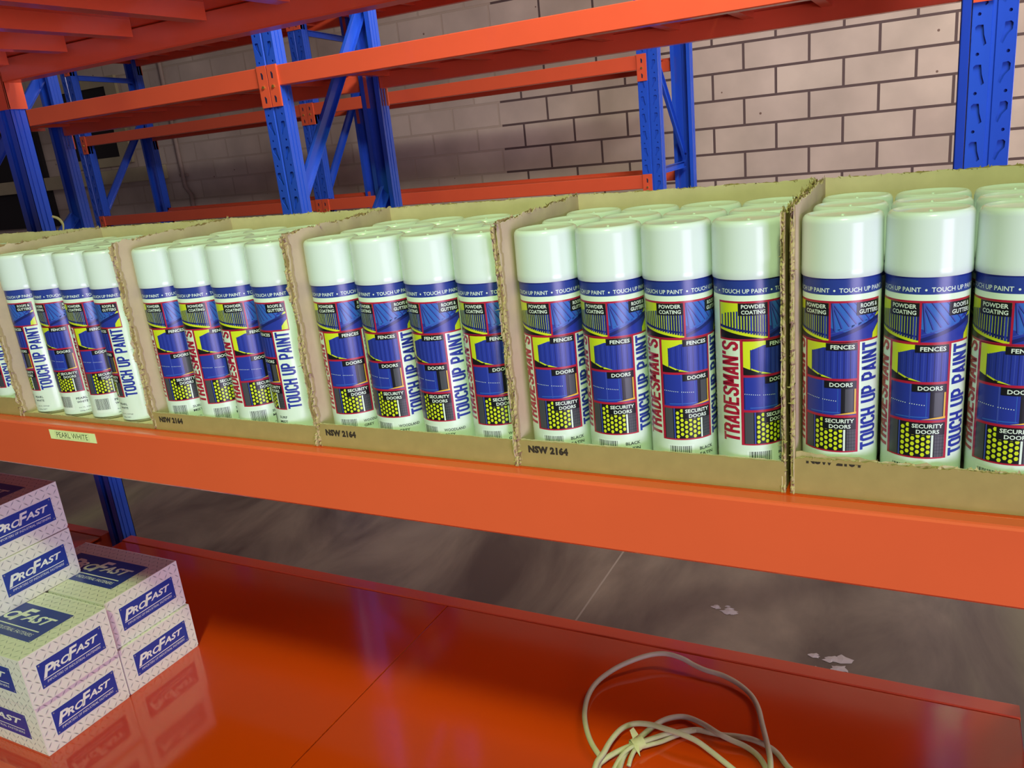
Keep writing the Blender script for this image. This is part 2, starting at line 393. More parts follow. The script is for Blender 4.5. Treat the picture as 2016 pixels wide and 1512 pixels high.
def beam(parent, x0, x1, yf, zt, h=.073, d=.045, face=-1, conn=(1, 1), w=.09, drop=.072, name='beam'):
    """box beam; yf = the outer face, with folded end connectors"""
    bm = bmesh.new(); s = -face
    prof = [(0, -h+.003), (0, -.003), (.001, -.001), (.003, 0), (d*.62, 0), (d*.64, -.001), (d*.64, -.014), (d*.66, -.016), (d-.002, -.016), (d, -.018), (d, -h+.003), (d-.003, -h), (.003, -h)]
    extrude_x(bm, [(yf+s*y, zt+z) for y, z in prof], x0, x1)
    o = obj(name, bm, ORANGE, parent)
    for e, xe in ((0, x0), (1, x1)):
        if not conn[e]: continue
        sg = -1 if e == 0 else 1      # the post lies beyond this end
        bm = bmesh.new(); zlo = zt-h-drop; T = .004
        xa, xb = sorted((xe+sg*.003, xe+sg*(w/2-.002)))
        ya, yb = sorted((yf+face*.0028, yf+face*(.0028+T))); box(bm, xa, xb, ya, yb, zlo, zt+.004, bev=.001)
        xa, xb = sorted((xe, xe+sg*T)); ya, yb = sorted((yf+face*.0065, yf-face*.052)); box(bm, xa, xb, ya, yb, zlo, zt+.004, bev=.001)
        co = obj('connector', bm, ORANGE, o)
        xc = xe+sg*(w/4)
        bm = bmesh.new()
        for zz in (zlo+.028, zt-.032):
            pts = [(xc-.004, zz-.011), (xc+.003, zz-.013), (xc+.005, zz+.004), (xc-.001, zz+.013), (xc-.005, zz+.011)]
            y = yf+face*(.0071)
            bm.faces.new([bm.verts.new((px, y, pz)) for px, pz in pts])
        y2 = yf-face*.035
        bm.faces.new([bm.verts.new((xe-sg*.0004, y2+.004*cos(a), zlo+.022+.004*sin(a))) for a in [i*pi/4 for i in range(8)]])
        obj('connector_slot', bm, HOLE, co)
        bm = bmesh.new(); zc = (zlo+zt)/2
        y = yf+face*.0068
        bmesh.ops.create_cone(bm, cap_ends=True, segments=6, radius1=.0075, radius2=.006, depth=.006,
                              matrix=Matrix.Translation((xc, y+face*.003, zc)) @ Matrix.Rotation(pi/2*(-face), 4, 'X'))
        obj('bolt', bm, BRASS, co)
    return o
def deck(parent, x0, x1, y0, y1, zt, ribs=True, n=2, pitch=.205, rib_z=.032, m=None, name='deck_panel', x_first=.08, rib_end=.004):
    L = (x1-x0)/n
    for i in range(n):
        a, b = x0+i*L+.0012, x0+(i+1)*L-.0012
        bm = bmesh.new(); box(bm, a, b, y0, y1, zt-.004, zt, bev=.0012)
        o = obj(name, bm, m or DECK, parent)
        if ribs:
            x = a+x_first
            while x < b-.05:
                bm = bmesh.new()
                ye = y1-rib_end
                bar(bm, (x+.033, y0+.004, zt-.004-rib_z/2), (x+.033, ye, zt-.004-rib_z/2), rib_z, .002)
                box(bm, x-.001, x+.034, y0+.004, ye, zt-.006-rib_z, zt-.004-rib_z)
                box(bm, x-.001, x+.001, y0+.004, ye, zt-.004-rib_z, zt+.008-rib_z)
                obj('deck_rib', bm, ORANGE, o); x += pitch
def post(parent, x, y, z0, z1, face, w=.09, d=.06):
    o = bpy.data.objects.new('upright_post', post_mesh(z0, z1, w, d, face)); C.objects.link(o); o.location = (x, y, 0); o.parent = parent; return o
def brace(parent, p, q, wd=.045):
    bm = bmesh.new(); bar(bm, p, q, wd, .003, side=Vector((1, 0, 0)) if False else (Vector(q)-Vector(p)).cross(Vector((1, 0, 0))), lip=.016)
    o = obj('brace', bm, BLUE, parent); return o

# front rack ----------------------------------------------------------------
FR = empty('storage_rack', (-.56, .4, FZ)); tag(FR, 'orange and blue steel shelving rack in front, holding the spray can cartons and boxes', 'shelving rack')
def at_root(root):      # keep world coordinates of children
    for c in root.children: c.location = c.location-root.location
FYB = .774
LZ = -.75
for x in (-1.815, .690):
    post(FR, x, -.0266, FZ, 1.35, -1, w=.10)
    post(FR, x-.017 if x < 0 else x, FYB+.046, FZ, 1.35, 1, w=.066, d=.046)
    zz = [-.9, -.3, .3+.02, .95]
    if x > 0:
        for k in range(3):
            ya, yb = (.03, FYB+.01) if k % 2 == 0 else (FYB+.01, .03)
            brace(FR, (x, ya, zz[k]), (x, yb, zz[k+1]))
for x0, x1 in ((-1.765, .638), (-4.25, -1.865)):
    c = (0, 1) if x1 < 0 else (1, 1)
    beam(FR, x0, x1, -.0266, 0, conn=c, w=.10)                            # carton level
    beam(FR, x0, x1, FYB+.062, 0, face=1, conn=(0, 0))
    deck(FR, x0, x1, -.010, FYB+.028, .0005, rib_z=.03)
    beam(FR, x0, x1, -.062, LZ+.002, conn=(0, 0), w=.10, d=.06)                      # lower level
    beam(FR, x0, x1, .782, LZ+.003, face=1, conn=(0, 0), d=.058)
    deck(FR, x0, x1, -.058, .744, LZ, rib_z=.03)
    beam(FR, x0, x1, -.0266, .690, conn=c, w=.10)                         # upper level
    beam(FR, x0, x1, FYB+.03, .683, face=1, conn=(0, 0), d=.05)
    deck(FR, x0, x1, -.012, FYB, .672, n=2, pitch=.23, rib_z=.034, x_first=.12, rib_end=.094)
# connector plate of the upper rear beam on the rear post, seen from inside
bm = bmesh.new(); box(bm, -1.868, -1.793, FYB-.004, FYB+.001, .545, .662, bev=.001); box(bm, -1.797, -1.793, FYB-.004, FYB+.05, .545, .662)
rc = obj('connector', bm, ORANGE, FR)
bm = bmesh.new(); bm.faces.new([bm.verts.new((-1.845+.005*cos(a), FYB-.0036, .562+.005*sin(a))) for a in [i*pi/4 for i in range(8)]])
obj('connector_slot', bm, HOLE, rc)
# ------------------------------------------------------------------ middle rack
MR = empty('storage_rack', (-1.8, 2.1, FZ)); tag(MR, 'orange and blue steel shelving rack standing empty just behind the cartons', 'shelving rack')
MX = [-4.16, -1.79, .570]
MXR = [-3.86, -1.73, .552]
for x, xr in zip(MX, MXR):
    post(MR, x, 1.8, FZ, 1.5, -1, w=.098)
    post(MR, xr, 2.40, FZ, 1.5, 1, w=.098)
    xm = (x+xr)/2
    for k, (za, zb) in enumerate(((-.95, -.42), (-.42, .17), (.17, .92), (.92, 1.45))):
        ya, yb = (1.85, 2.35)
        if k % 2 == 0: ya, yb = yb, ya
        if k == 2: ya, yb = 1.84, 2.36
        if k == 3: ya, yb = 2.36, 1.84
        if x > 0: continue
        brace(MR, (x+(xr-x)*(ya-1.8)/.6, ya, za), (x+(xr-x)*(yb-1.8)/.6, yb, zb), .058)
for i in range(2):
    x0, x1 = MX[i]+.049, MX[i+1]-.049
    beam(MR, x0, x1, 1.8, .680, h=.073, w=.098)
    y0, y1 = MXR[i]+.049, MXR[i+1]-.049
    b = beam(MR, y0, y1, 2.40, .672, h=.08, face=1, w=.098)
    deck(MR, x0, x1, 1.815, 2.385, .672, n=3, pitch=.25, rib_z=.03, m=ORANGE)
    beam(MR, x0, x1, 1.8, -.45, w=.098); beam(MR, y0, y1, 2.40, -.45, face=1, w=.098)
# ------------------------------------------------------------------ rear rack
RR = empty('storage_rack', (-3.4, 4.3, FZ)); tag(RR, 'orange and blue steel shelving rack farthest back, against the block wall', 'shelving rack')
RX = [-5.92, -3.48, -1.02]; RXR = [-5.73, -3.39, -.966]
for i, (x, xr) in enumerate(zip(RX, RXR)):
    post(RR, x, 4.0, FZ, 2.2, -1, w=.12, d=.07)
    post(RR, xr, 4.55, FZ, 2.2, 1, w=.12, d=.07)
    L = lambda y: x+(xr-x)*(y-4)/.55
    segs = [(4.06, .10, 4.5, .80)] if i < 2 else [(4.06, .74, 4.5, .12)]
    segs += [] if i < 2 else [(4.5, 1.3, 4.06, .76)]
    for ya, za, yb, zb in segs: brace(RR, (L(ya), ya, za), (L(yb), yb, zb), .06)
    brace(RR, (L(4.05), 4.05, 1.17 if i < 2 else .06), (L(4.5), 4.5, 1.13 if i < 2 else .07), .04)
for i in range(2):
    x0, x1 = RX[i]+.06, RX[i+1]-.06; y0, y1 = RXR[i]+.06, RXR[i+1]-.06
    for zt in (.705, .05, 1.32):
        beam(RR, x0, x1, 4.0, zt, h=.078, w=.12, drop=.062); beam(RR, y0, y1, 4.55, zt, h=.078, face=1, w=.12)
    deck(RR, x0, x1, 4.02, 4.53, .698, n=3, pitch=.25, m=ORANGE)
    deck(RR, x0, x1, 4.02, 4.53, 1.312, n=3, pitch=.25, m=ORANGE)
for r in (FR, MR, RR): at_root(r)
# the bay of the rear rack on the right carries on past its last frame only as low beams
# ------------------------------------------------------------------ things at the far wall
bm = bmesh.new(); box(bm, -7.93, -7.22, WY-.02, WY-.002, .57, 1.27)
o = obj('window_1', bm, DARK); tag(o, kind='structure')
bm = bmesh.new()
for a in ((-8.03, -7.93, .50, 1.36), (-7.22, -7.05, .50, 1.36), (-7.93, -7.22, 1.27, 1.36), (-7.93, -7.22, .48, .57)):
    box(bm, a[0], a[1], WY-.035, WY-.001, a[2], a[3])
o = obj('trim_2', bm, CREAM); tag(o, kind='structure')
bm = bmesh.new(); box(bm, -9.5, -6.6, WY-.09, WY-.001, .30, .44, bev=.01)
o = obj('trim_3', bm, CREAM); tag(o, kind='structure')
bm = bmesh.new(); box(bm, -10.2, -8.5, WY-.04, WY-.001, -.1, 1.0)
o = obj('window_2', bm, DARK); tag(o, kind='structure')
bm = bmesh.new(); tube(bm, [(-6.36, WY-.03, 3.0), (-6.36, WY-.03, .2), (-6.30, WY-.03, .12), (-6.30, WY-.03, -.98)], .022, 12)
for z in (.85, .3, 1.6): box(bm, -6.41, -6.31, WY-.03, WY-.001, z, z+.03)
o = obj('conduit_pipe', bm, PIPEM, smooth=40); tag(o, 'thin grey pipe running down the block wall left of the middle frame', 'pipe')

# ------------------------------------------------------------------ spray cans
RB = .0314; RC = .0326; ZC0 = .191; ZC1 = .2405
m_can = bmesh.new()
lathe(m_can, [(0, .002), (.026, .002), (.0285, .0), (.0305, .0005), (RB, .002), (RB, .004)], 72, 1)
lathe(m_can, [(RB, .004), (RB, .1905)], 72, 0); lathe(m_can, [(RB, .1905), (.0305, .193), (.022, .1965), (0, .1965)], 72, 1)
bmesh.ops.remove_doubles(m_can, verts=m_can.verts[:], dist=1e-6)
m_cap = bmesh.new()
lathe(m_cap, [(.0314, ZC0-.0005), (RC-.0002, ZC0-.0005), (RC, ZC0+.0004), (RC, ZC0+.0062), (RC-.0001, ZC0+.0066),
              (RC-.0006, ZC1-.006), (RC-.0012, ZC1-.003), (RC-.0026, ZC1-.0009), (RC-.0042, ZC1), (RC-.0055, ZC1-.0002), (RC-.0068, ZC1-.0013),
              (.016, ZC1-.0022), (.0016, ZC1-.0024), (.0013, ZC1-.0016), (.0007, ZC1-.0013), (0, ZC1-.0012)], 72)
def can_label():
    F = Flat(); m = dict(white=0, band=1, red=2, navy=3, blue=4, light=5, mid=6, black=7, yel=8, amb=9, gry=10, txt=11)
    w_, bd, rd, nv, bl, lt, md, bk, ye, am, gr = [m[k] for k in ('white', 'band', 'red', 'navy', 'blue', 'light', 'mid', 'black', 'yel', 'amb', 'gry')]
    F.rect(-180, 180, .1766, .1904, bd, 1)
    for k in range(4):
        u = 50+k*90
        while u > 180: u -= 360
        for a in (0,):
            F.poly([(u+1.6*cos(i*pi/5), .1802+.0009*sin(i*pi/5)) for i in range(10)], w_, 2)
        c = u+45 if u+45 < 180 else u-315
        if c+38 > 180:      # split across the seam: shift whole text
            F.text('TOUCH UP PAINT', c-38, c+38, .1785, .1823, w_, 2, bold=.012)
        else: F.text('TOUCH UP PAINT', c-38, c+38, .1785, .1823, w_, 2, bold=.012)
    U0, U1, U2, UM = -41, 85, 126, 44
    R_ = .0021; ru = 3.2     # red rule thickness in height and in degrees
    ZT, Z1, Z2, Z3, ZB = .1716, .1367, .1035, .0705, .0374
    F.rect(U0, U2, Z1-.0008, ZT, rd, 1); F.rect(0, U1+ru, ZB, Z1, rd, 1)
    # powder coating
    a, b, c, d = U0+2, UM-1.6, Z1+.001, ZT-.0018
    F.rect(a, b, c, d, ye, 2)
    F.poly([(a, c), (b-8, c), (a, c+.0078)], bk, 3)
    F.poly([(a, c+.0100), (a, c+.0122), (b, c+.0052), (b, c+.0036)], nv, 4)
    n = 17
    for i in range(n):
        t = i/(n-1); u = a+5+(b-a-6.5)*t**.85; wd = 2.5+.9*t
        F.rect(u-wd/2, u+wd/2, c+.0080*(1-t)+.0015, c+.0215+.006*t**.5, nv if i % 5 else bl, 5)
    F.rect(a+35, b, d-.0110, d, bk, 6)
    F.text('POWDER', a+40, b-4, d-.0048, d-.0012, w_, 7, bold=.022); F.text('COATING', a+40, b-4, d-.0098, d-.0062, w_, 7, bold=.022)
    # roofs and gutters
    a, b = UM+1.6, U2-1.8
    F.rect(a, b, c, d, bl, 2); F.poly([(a, c+.011), (a+22, c+.007), (a+48, c+.013), (b-18, c+.020), (b-10, d-.006), (b-22, d), (a, d)], lt, 3)
    for i in range(7):
        u = a+4+i*10.5; z = c+.0085+.0017*i
        F.poly([(u, z), (u+1.3, z), (max(a, u-24)+1.3, d), (max(a, u-24), d)], nv, 4)
        F.poly([(u+1.3, z), (u+3.2, z+.0004), (max(a, u-24)+3.2, d), (max(a, u-24)+1.3, d)], md, 4)
    for i in range(6):
        u = a+5+i*10.5; z = c+.0085+i*.0017
        F.poly([(u, z+.0006), (u+2.5, z-.0012), (u+6, z-.0012), (u+9.5, z+.0018)], lt, 3)
    F.poly([(a, c), (a, c+.003), (b, c+.020), (b, c+.016)], nv, 5); F.poly([(a, c+.0055), (a, c+.0062), (b, c+.0185), (b, c+.0175)], md, 5)
    F.poly([(b-14, c), (b, c), (b, c+.012), (b-6, c+.009), (b-13, c+.0045)], ye, 6); F.poly([(b-9, c+.018), (b, c+.019), (b, c+.023)], ye, 6)
    F.rect(b-42, b, d-.0110, d, bk, 7)
    F.text('ROOFS &', b-36, b-5, d-.0048, d-.0012, w_, 8, bold=.022); F.text('GUTTERS', b-38, b-3, d-.0098, d-.0062, w_, 8, bold=.022)
    # fences
    a, b, c, d = 2.6, U1-.5, Z2+.0010, Z1-.0012
    F.rect(a, b, c, d, ye, 2)
    F.poly([(a+12, c+.0058), (a+12, d-.008), (a+32, d-.004), (b, d-.002), (b, c), (a+42, c)], bl, 3)
    F.poly([(a, c), (a+42, c), (a+12, c+.0048), (a, c+.0075)], bk, 3)
    F.poly([(a+10, c+.0055), (a+24, c+.0022), (a+25, c+.0034), (a+11, c+.0068)], ye, 4)
    F.poly([(a+28, c+.0012), (a+46, c), (a+30, c+.0028)], ye, 4)
    F.rect(a+11.2, a+12.6, c+.0048, d-.0076, nv, 5)
    for i in range(15):
        t = i/14; u = a+15+(b-a-16)*t; wd = .5+1.0*t
        F.poly([(u, c+.0052*max(0, 1-t*1.7)), (u+wd, c+.0050*max(0, 1-t*1.7)), (u+wd, d-.0065+.0045*t), (u, d-.0068+.0045*t)], md if i % 2 else nv, 4)
    F.rect(a+36, b, d-.0065, d, bk, 6); F.text('FENCES', a+43, b-4, d-.0052, d-.0015, w_, 7, bold=.022)
    # doors
    c, d = Z3+.0010, Z2-.0012
    F.rect(a, b, c, d, bl, 2); F.rect(a+31, a+33, c+.001, d, md, 3); F.rect(a+54, a+54.8, c+.002, d, lt, 3)
    F.rect(a, a+2, c+.001, d, nv, 3); F.poly([(a+10, c+.0016), (a+57, c+.0022), (a+57, c+.003), (a+10, c+.0024)], lt, 3)
    for i in range(16):
        u = a+2+i*3.3
        if i == 8: continue
        z = (c+d)/2-.0002-.0022*(i/15)
        F.poly([(u+.75*cos(q*pi/3), z+.00042*sin(q*pi/3)) for q in range(6)], w_, 4)
    F.rect(a+59, b, c+.001, d, bk, 3); F.rect(a+65, b-5, c+.003, d-.007, gr, 4); F.rect(b-3.2, b-.8, c+.003, d-.007, am, 4)
    F.poly([(a+48, c+.0003), (b, c+.0012), (b, c+.0032), (a+66, c+.0022)], am, 4)
    F.rect(a+34, b, d-.0065, d, bk, 6); F.text('DOORS', a+42, b-6, d-.0052, d-.0015, w_, 7, bold=.022)
    # security doors
    c, d = ZB+.0014, Z3-.0012
    F.rect(a, b, c, d, bk, 2); F.rect(a+1, a+15, c, d, gr, 3); F.rect(a+16.5, a+18.5, c, d, md, 3)
    cols = 6; pu = 7.2; pv = .0047
    for i in range(cols):
        for j in range(8):
            u = a+23+i*pu; z = c+.0022+j*pv+(pv/2 if i % 2 else 0)
            if z > d-.0015: continue
            F.poly([(u+3.0*cos(q*pi/3+0), z+.0019*sin(q*pi/3+0)) for q in range(6)], ye, 4)
    F.rect(a+63, a+66, c, d, w_, 5); F.rect(a+68, b, c, d, gr, 3)
    for j in range(7): F.rect(a+68, b, c+.003*(j+1), c+.003*(j+1)+.0003, bk, 4)
    for j in range(3): F.rect(a+71+j*4.2, a+71.5+j*4.2, c, d, bk, 4)
    F.rect(a+32, b, d-.0108, d, bk, 7); F.text('SECURITY', a+36, b-3, d-.0048, d-.0012, w_, 8, bold=.022); F.text('DOORS', a+42, b-8, d-.0098, d-.0062, w_, 8, bold=.022)
    # the two upright words
    F.block("TRADESMAN'S", U0+4, -5, ZB+.0022, Z1-.0018, rd, 3)
    F.block('TOUCH UP PAINT', U1+7, U2-3, ZB+.0012, Z1-.0018, bl, 3)
    F.rect(-2.2, 0.6, ZB, Z1, rd, 2); F.rect(U1+1.6, U1+3.4, ZB, Z1, rd, 2)
    # barcode
    rr = random.Random(4); u = 10
    F.rect(6, 52, .0105, .0325, w_, 1)
    while u < 48:
        wd = rr.choice((.6, .6, 1.1, 1.7)); F.rect(u, u+wd, .0145, .0312, bk, 2); u += wd+rr.choice((.7, .9, 1.4))
    F.text('IN FL 230(g)', 64, 100, .0118, .0138, 11, 2); F.text('300g NET', 64, 92, .0068, .0088, 11, 2)
    return F.wrap('printed_label', [WHT, BANDB, RED, NAVY, INKB, INKL, INKM, BLK, YEL, ORY, GRY, GTX], RB)
LABEL = can_label()
def name_print(a, b):
    F = Flat(); wa = 5.6*len(a); wb = 5.6*len(b)
    F.text(a, 62, 62+wa, .0258, .0290, 0, 2, bold=.02); F.text(b, 62, 62+wb, .0202, .0234, 0, 2, bold=.02)
    return F.wrap('colour_name', [GTX], RB)
proto_body = obj('can_body', m_can, [CANW, METAL], smooth=35)
proto_cap = obj('cap', m_cap, CAPW, smooth=50)
BODY, CAP = proto_body.data, proto_cap.data
for o in (proto_body, proto_cap): C.objects.unlink(o); bpy.data.objects.remove(o)
def can(x, y, z, rz, nm, label, group):
    t = empty('spray_paint_can', (x, y, z), rz); tag(t, label, 'spray can', group)
    for n, me in (('can_body', BODY), ('cap', CAP), ('printed_label', LABEL), ('colour_name', nm)):
        if me is None: continue
        o = bpy.data.objects.new(n, me); C.objects.link(o); o.parent = t
    return t

# ------------------------------------------------------------------ cartons
def sheet(bm, ns, nt, f, th, nrm, mi=0):
    """a thin sheet on a grid; f(i/ns, j/nt) -> Vector; thickened along nrm"""
    nrm = Vector(nrm); G = [[f(i/ns, j/nt) for j in range(nt+1)] for i in range(ns+1)]
    A = [[bm.verts.new(p) for p in r] for r in G]; B = [[bm.verts.new(p+nrm*th) for p in r] for r in G]
    F = []
    for i in range(ns):
        for j in range(nt):
            F.append(bm.faces.new((A[i][j], A[i+1][j], A[i+1][j+1], A[i][j+1]))); F.append(bm.faces.new((B[i][j], B[i][j+1], B[i+1][j+1], B[i+1][j])))
    for i in range(ns):
        F.append(bm.faces.new((A[i][0], B[i][0], B[i+1][0], A[i+1][0]))); F.append(bm.faces.new((A[i][nt], A[i+1][nt], B[i+1][nt], B[i][nt])))
    for j in range(nt):
        F.append(bm.faces.new((A[0][j], A[0][j+1], B[0][j+1], B[0][j]))); F.append(bm.faces.new((A[ns][j], B[ns][j], B[ns][j+1], A[ns][j+1])))
    for q in F: q.material_index = mi
def jag(rr, n, amp, coarse=6):
    ks = [rr.uniform(-1, 1) for _ in range(n//coarse+3)]; out = []
    for i in range(n+1):
        t = i/coarse; k = int(t); f_ = t-k
        out.append((ks[k]*(1-f_)+ks[k+1]*f_)*amp*.6+rr.uniform(-1, 1)*amp*.4)
    return out
TW = .0030
def board(name, parent, O, U, Nn, L, H0, H1, seed, amp=.0025, edge_amp=0, wobble=.0003, mats=(CARD, CARDI)):
    """corrugated board: origin O, length direction U, thickness direction Nn (to the inside), heights H0..H1"""
    rr = random.Random(seed); O, U, Nn = Vector(O), Vector(U), Vector(Nn); Z = Vector((0, 0, 1))
    ns = max(6, int(L/.003)); nt = max(3, int(H0/.006)); bm = bmesh.new()
    tops = [jag(rr, ns, amp, 5) for _ in range(3)]; ed = [jag(rr, nt, edge_amp, 4) for _ in range(3)]
    wob = [rr.uniform(-1, 1)*wobble for _ in range(12)]
    def mk(k, off):
        def f(a, b):
            i = int(round(a*ns)); j = int(round(b*nt)); h = H0+(H1-H0)*a+(tops[k][i])
            s0 = ed[k][j]+(abs(edge_amp)*(.5 if k == 1 else 0)); s = s0+(L-s0)*a
            wv = sum(wob[q]*sin((q+1)*1.7*a*3+q) for q in range(4))*b
            lean = 0
            return O+U*s+Z*(h*b)+Nn*(off+abs(wv))
        return f
    sheet(bm, ns, nt, mk(0, 0), .0006, Nn, 0)
    sheet(bm, ns, nt, mk(2, TW-.0006), .0006, Nn, 1)
    # flute
    n2 = ns*3; G = []
    for i in range(n2+1):
        a = i/n2; h = H0+(H1-H0)*a+tops[1][min(ns, i//3)]-.0015; s = max(edge_amp*.8, 0)+(L-max(edge_amp*.8, 0))*a
        off = TW/2+sin(a*L/.0065*2*pi)*(TW/2-.0008)
        p = O+U*s+Nn*off; G.append((bm.verts.new(p), bm.verts.new(p+Z*h)))
    for (a, b), (c, d) in zip(G, G[1:]): q = bm.faces.new((a, c, d, b)); q.material_index = 2
    o = obj(name, bm, [mats[0], mats[1], FLUTE], parent)
    # torn fibres along the ripped edges
    bm = bmesh.new()
    def flake(p, d, size):
        s = U*rr.uniform(-1, 1)+Nn*rr.uniform(-.4, .4)+d*.2; s.normalize()
        a = p+s*size*.7; b = p-s*size*.7; c = p+d*size*rr.uniform(.5, 1.5)+s*size*rr.uniform(-.6, .6)+Nn*size*rr.uniform(0, .7)
        m_ = (a+b)/2+Nn*size*.25+d*size*.3
        va, vb, vc, vm = [bm.verts.new(x) for x in (a, b, c, m_)]
        bm.faces.new((va, vm, vc)); bm.faces.new((vm, vb, vc)); bm.faces.new((va, vb, vm))
    if amp > .001:
        for _ in range(int(L/.0026)):
            a = rr.random(); i = int(a*ns); k = rr.choice((0, 1, 2))
            flake(O+U*(L*a)+Z*(H0+(H1-H0)*a+tops[k][i]-.0012)+Nn*(k*TW/2), Z, rr.choice((.001, .0015, .002, .003))*(amp/.0025)**.5)
    if edge_amp:
        for _ in range(int(H0/.0042)):
            b = rr.random(); j = int(b*nt); k = rr.choice((0, 1, 1, 2))
            flake(O+U*(ed[k][j]+.0005)+Z*(H0*b)+Nn*(k*TW/2), -U, rr.choice((.0012, .002, .003, .0045)))
    if edge_amp:
        prev = None; nz = int(H0/.0018); w0 = 0
        for j in range(nz+1):
            b = j/nz; jj = min(nt, int(b*nt)); w0 = w0*.8+rr.uniform(-.0014, .0009)
            row = [bm.verts.new(O+U*(ed[1][jj]+.001+q+rr.uniform(-.0003, .0003))+Nn*n_+Z*(H0*b)) for n_, q in ((-.0004, .0035), (-.0003, w0*.5), (TW*.35, w0-.0008*(j % 3)), (TW*.7, w0*.6+.0005*(j % 2)), (TW+.0004, w0*.3), (TW+.0005, .0035))]
            if prev:
                for q in range(5): bm.faces.new((prev[q], prev[q+1], row[q+1], row[q]))
            prev = row
    if bm.faces: obj('torn_edge', bm, TORN, o)
    else: bm.free()
    return o
XS = [-1.0188, -.7294, -.4341, -.1453, .1244, .3978, .6760]
LIPS = {0: .027, 1: .006, 2: .024, 3: .028, 4: .0295, 5: .034}
NAMES = {0: None, 1: ('PEARL', 'WHITE'), 2: ('SURF', 'MIST'), 3: ('WOODLAND', 'GREY'), 4: ('BLACK', 'SATIN'), 5: ('BLACK', 'SATIN')}
CAPT = {0: 'carton at the left edge', 1: 'the Pearl White carton', 2: 'the Surf Mist carton', 3: 'the Woodland Grey carton',
        4: 'the Black Satin carton', 5: 'the rightmost carton'}
CLAB = {0: 'torn-open brown carton of spray cans cut off by the left edge', 1: 'torn-open brown carton of Pearl White cans with almost no front lip',
        2: 'torn-open brown carton of Surf Mist cans with a low front lip', 3: 'torn-open brown carton of Woodland Grey cans, lip printed NSW 2164',
        4: 'torn-open brown carton of Black Satin cans, lip printed NSW 2164', 5: 'torn-open brown carton at the right edge, its tall ragged lip cutting through the print'}
PHI = {0: [-120, -125, -110, -120], 1: [-127, -84, -60, -133], 2: [-62, -42, -42, -120], 3: [-56, -76, -80, -52], 4: [-49, -56, -36, -15], 5: [-60, -51, -51, -51]}
NTH = ['first from left', 'second from left', 'third from left', 'fourth from left']
ROW = ['front row', 'middle row', 'back row']
rng = random.Random(11)
for k in range(6):
    xl = XS[k]-.0331-TW
    xr = XS[k+1]-.0331-TW-.0022 if k < 3 else XS[k]+.1965+.0331+TW
    yf, yb = -.0052, .2035
    t = empty('cardboard_carton', ((xl+xr)/2, (yf+yb)/2, .0006)); tag(t, CLAB[k], 'carton', 'open cartons of spray paint')
    ox, oy = t.location.x, t.location.y
    z0 = 0
    hf, hb = .2535, .2590
    # base
    bm = bmesh.new(); box(bm, xl-ox+.001, xr-ox-.001, yf-oy+.001, yb-oy-.001, 0, .0022)
    obj('base', bm, CARDI, t)
    board('side_panel', t, (xl-ox, yf-oy, z0), (0, 1, 0), (1, 0, 0), yb-yf, hf, hb, 100+k, .0030, .0034)
    board('side_panel', t, (xr-ox, yf-oy, z0), (0, 1, 0), (-1, 0, 0), yb-yf, hf-.004, hb-.002, 200+k, .0034, .0042)
    board('back_panel', t, (xl-ox+TW, yb-oy, z0), (1, 0, 0), (0, -1, 0), xr-xl-2*TW, hb-.001, hb-.0005, 300+k, .0016, 0)
    lp = board('front_lip', t, (xl-ox+TW*.2, yf-oy, z0), (1, 0, 0), (0, 1, 0), xr-xl-TW*.4, LIPS[k], LIPS[k]+(.003 if k == 5 else 0), 400+k, .0022 if k == 5 else .0009, 0, wobble=0)
    if k == 5:      # inner liner stands up ragged above the outer one
        rr = random.Random(9); bm = bmesh.new(); ns = 60; J = jag(rr, ns, .003, 4)
        def ff(a, b):
            i = int(round(a*ns)); return Vector((xl-ox+.004+(xr-xl-.01)*a, yf-oy+TW-.0004+.0005*sin(i*1.3), LIPS[k]-.004+(.0095+J[i]-.004*min(1, a*2.2))*b))
        sheet(bm, ns, 3, ff, .0006, (0, 1, 0)); obj('torn_edge', bm, TORN, lp)
    if k >= 2:
        F = Flat(); u0 = xl-ox+(.012 if k < 5 else .013)
        zt = {2: .0195, 3: .0225, 4: .0245, 5: .0385}[k]
        hgt = .0085
        F.text('NSW 2164', u0, u0+.045, zt-hgt, zt, 0, 1, bold=.07, spacing=1.08)
        if k == 5: F.clip((0, 0, LIPS[5]-.0015), (0, 0, 1))
        me = F.plane('lip_print', [PRINT], (0, yf-oy-.0001, 0), (1, 0, 0), (0, 0, 1), (0, -1, 0)); obj('lip_print', me, None, lp)
    if k == 1:
        F = Flat(); F.text('NSW 2164', 0, .008, .03, .075, 0, 1, rot=True, bold=.03)
        me = F.plane('side_print', [PRINT], (xr-ox+.0002, yf-oy+.02, 0), (0, 1, 0), (0, 0, 1), (1, 0, 0))
    if k == 0:      # curled strip of liner standing up at the back
        bm = bmesh.new(); pts = smooth_path([(0, 0, 0), (.004, 0, .012), (-.002, -.002, .022), (-.014, -.004, .026)], 6)
        for s, p in enumerate(pts[:-1]):
            q = pts[s+1]; wv = .0035
            bm.faces.new([bm.verts.new(v) for v in (p+Vector((wv, 0, .001)), p-Vector((wv, 0, .001)), q-Vector((wv*.8, 0, .002)), q+Vector((wv*.8, 0, .002)))])
        obj('torn_flap', bm, TORN, t, loc=(xr-ox-.095, yb-oy-.002, hb-.003))
    nm = name_print(*NAMES[k]) if NAMES[k] else None
    for r in range(3):
        for c in range(4):
            x = XS[k]+c*.0655+(0); y = .0331+r*.0655
            az = atan2(CX-x, y-CY)
            rot = az+radians(PHI[k][c]) if r == 0 else rng.uniform(-pi, pi)
            can(x, y, .0031, rot, nm, 'white-capped spray can, %s, %s, %s' % (ROW[r], NTH[c], CAPT[k]), 'spray cans in '+CAPT[k].replace('in the', 'the'))

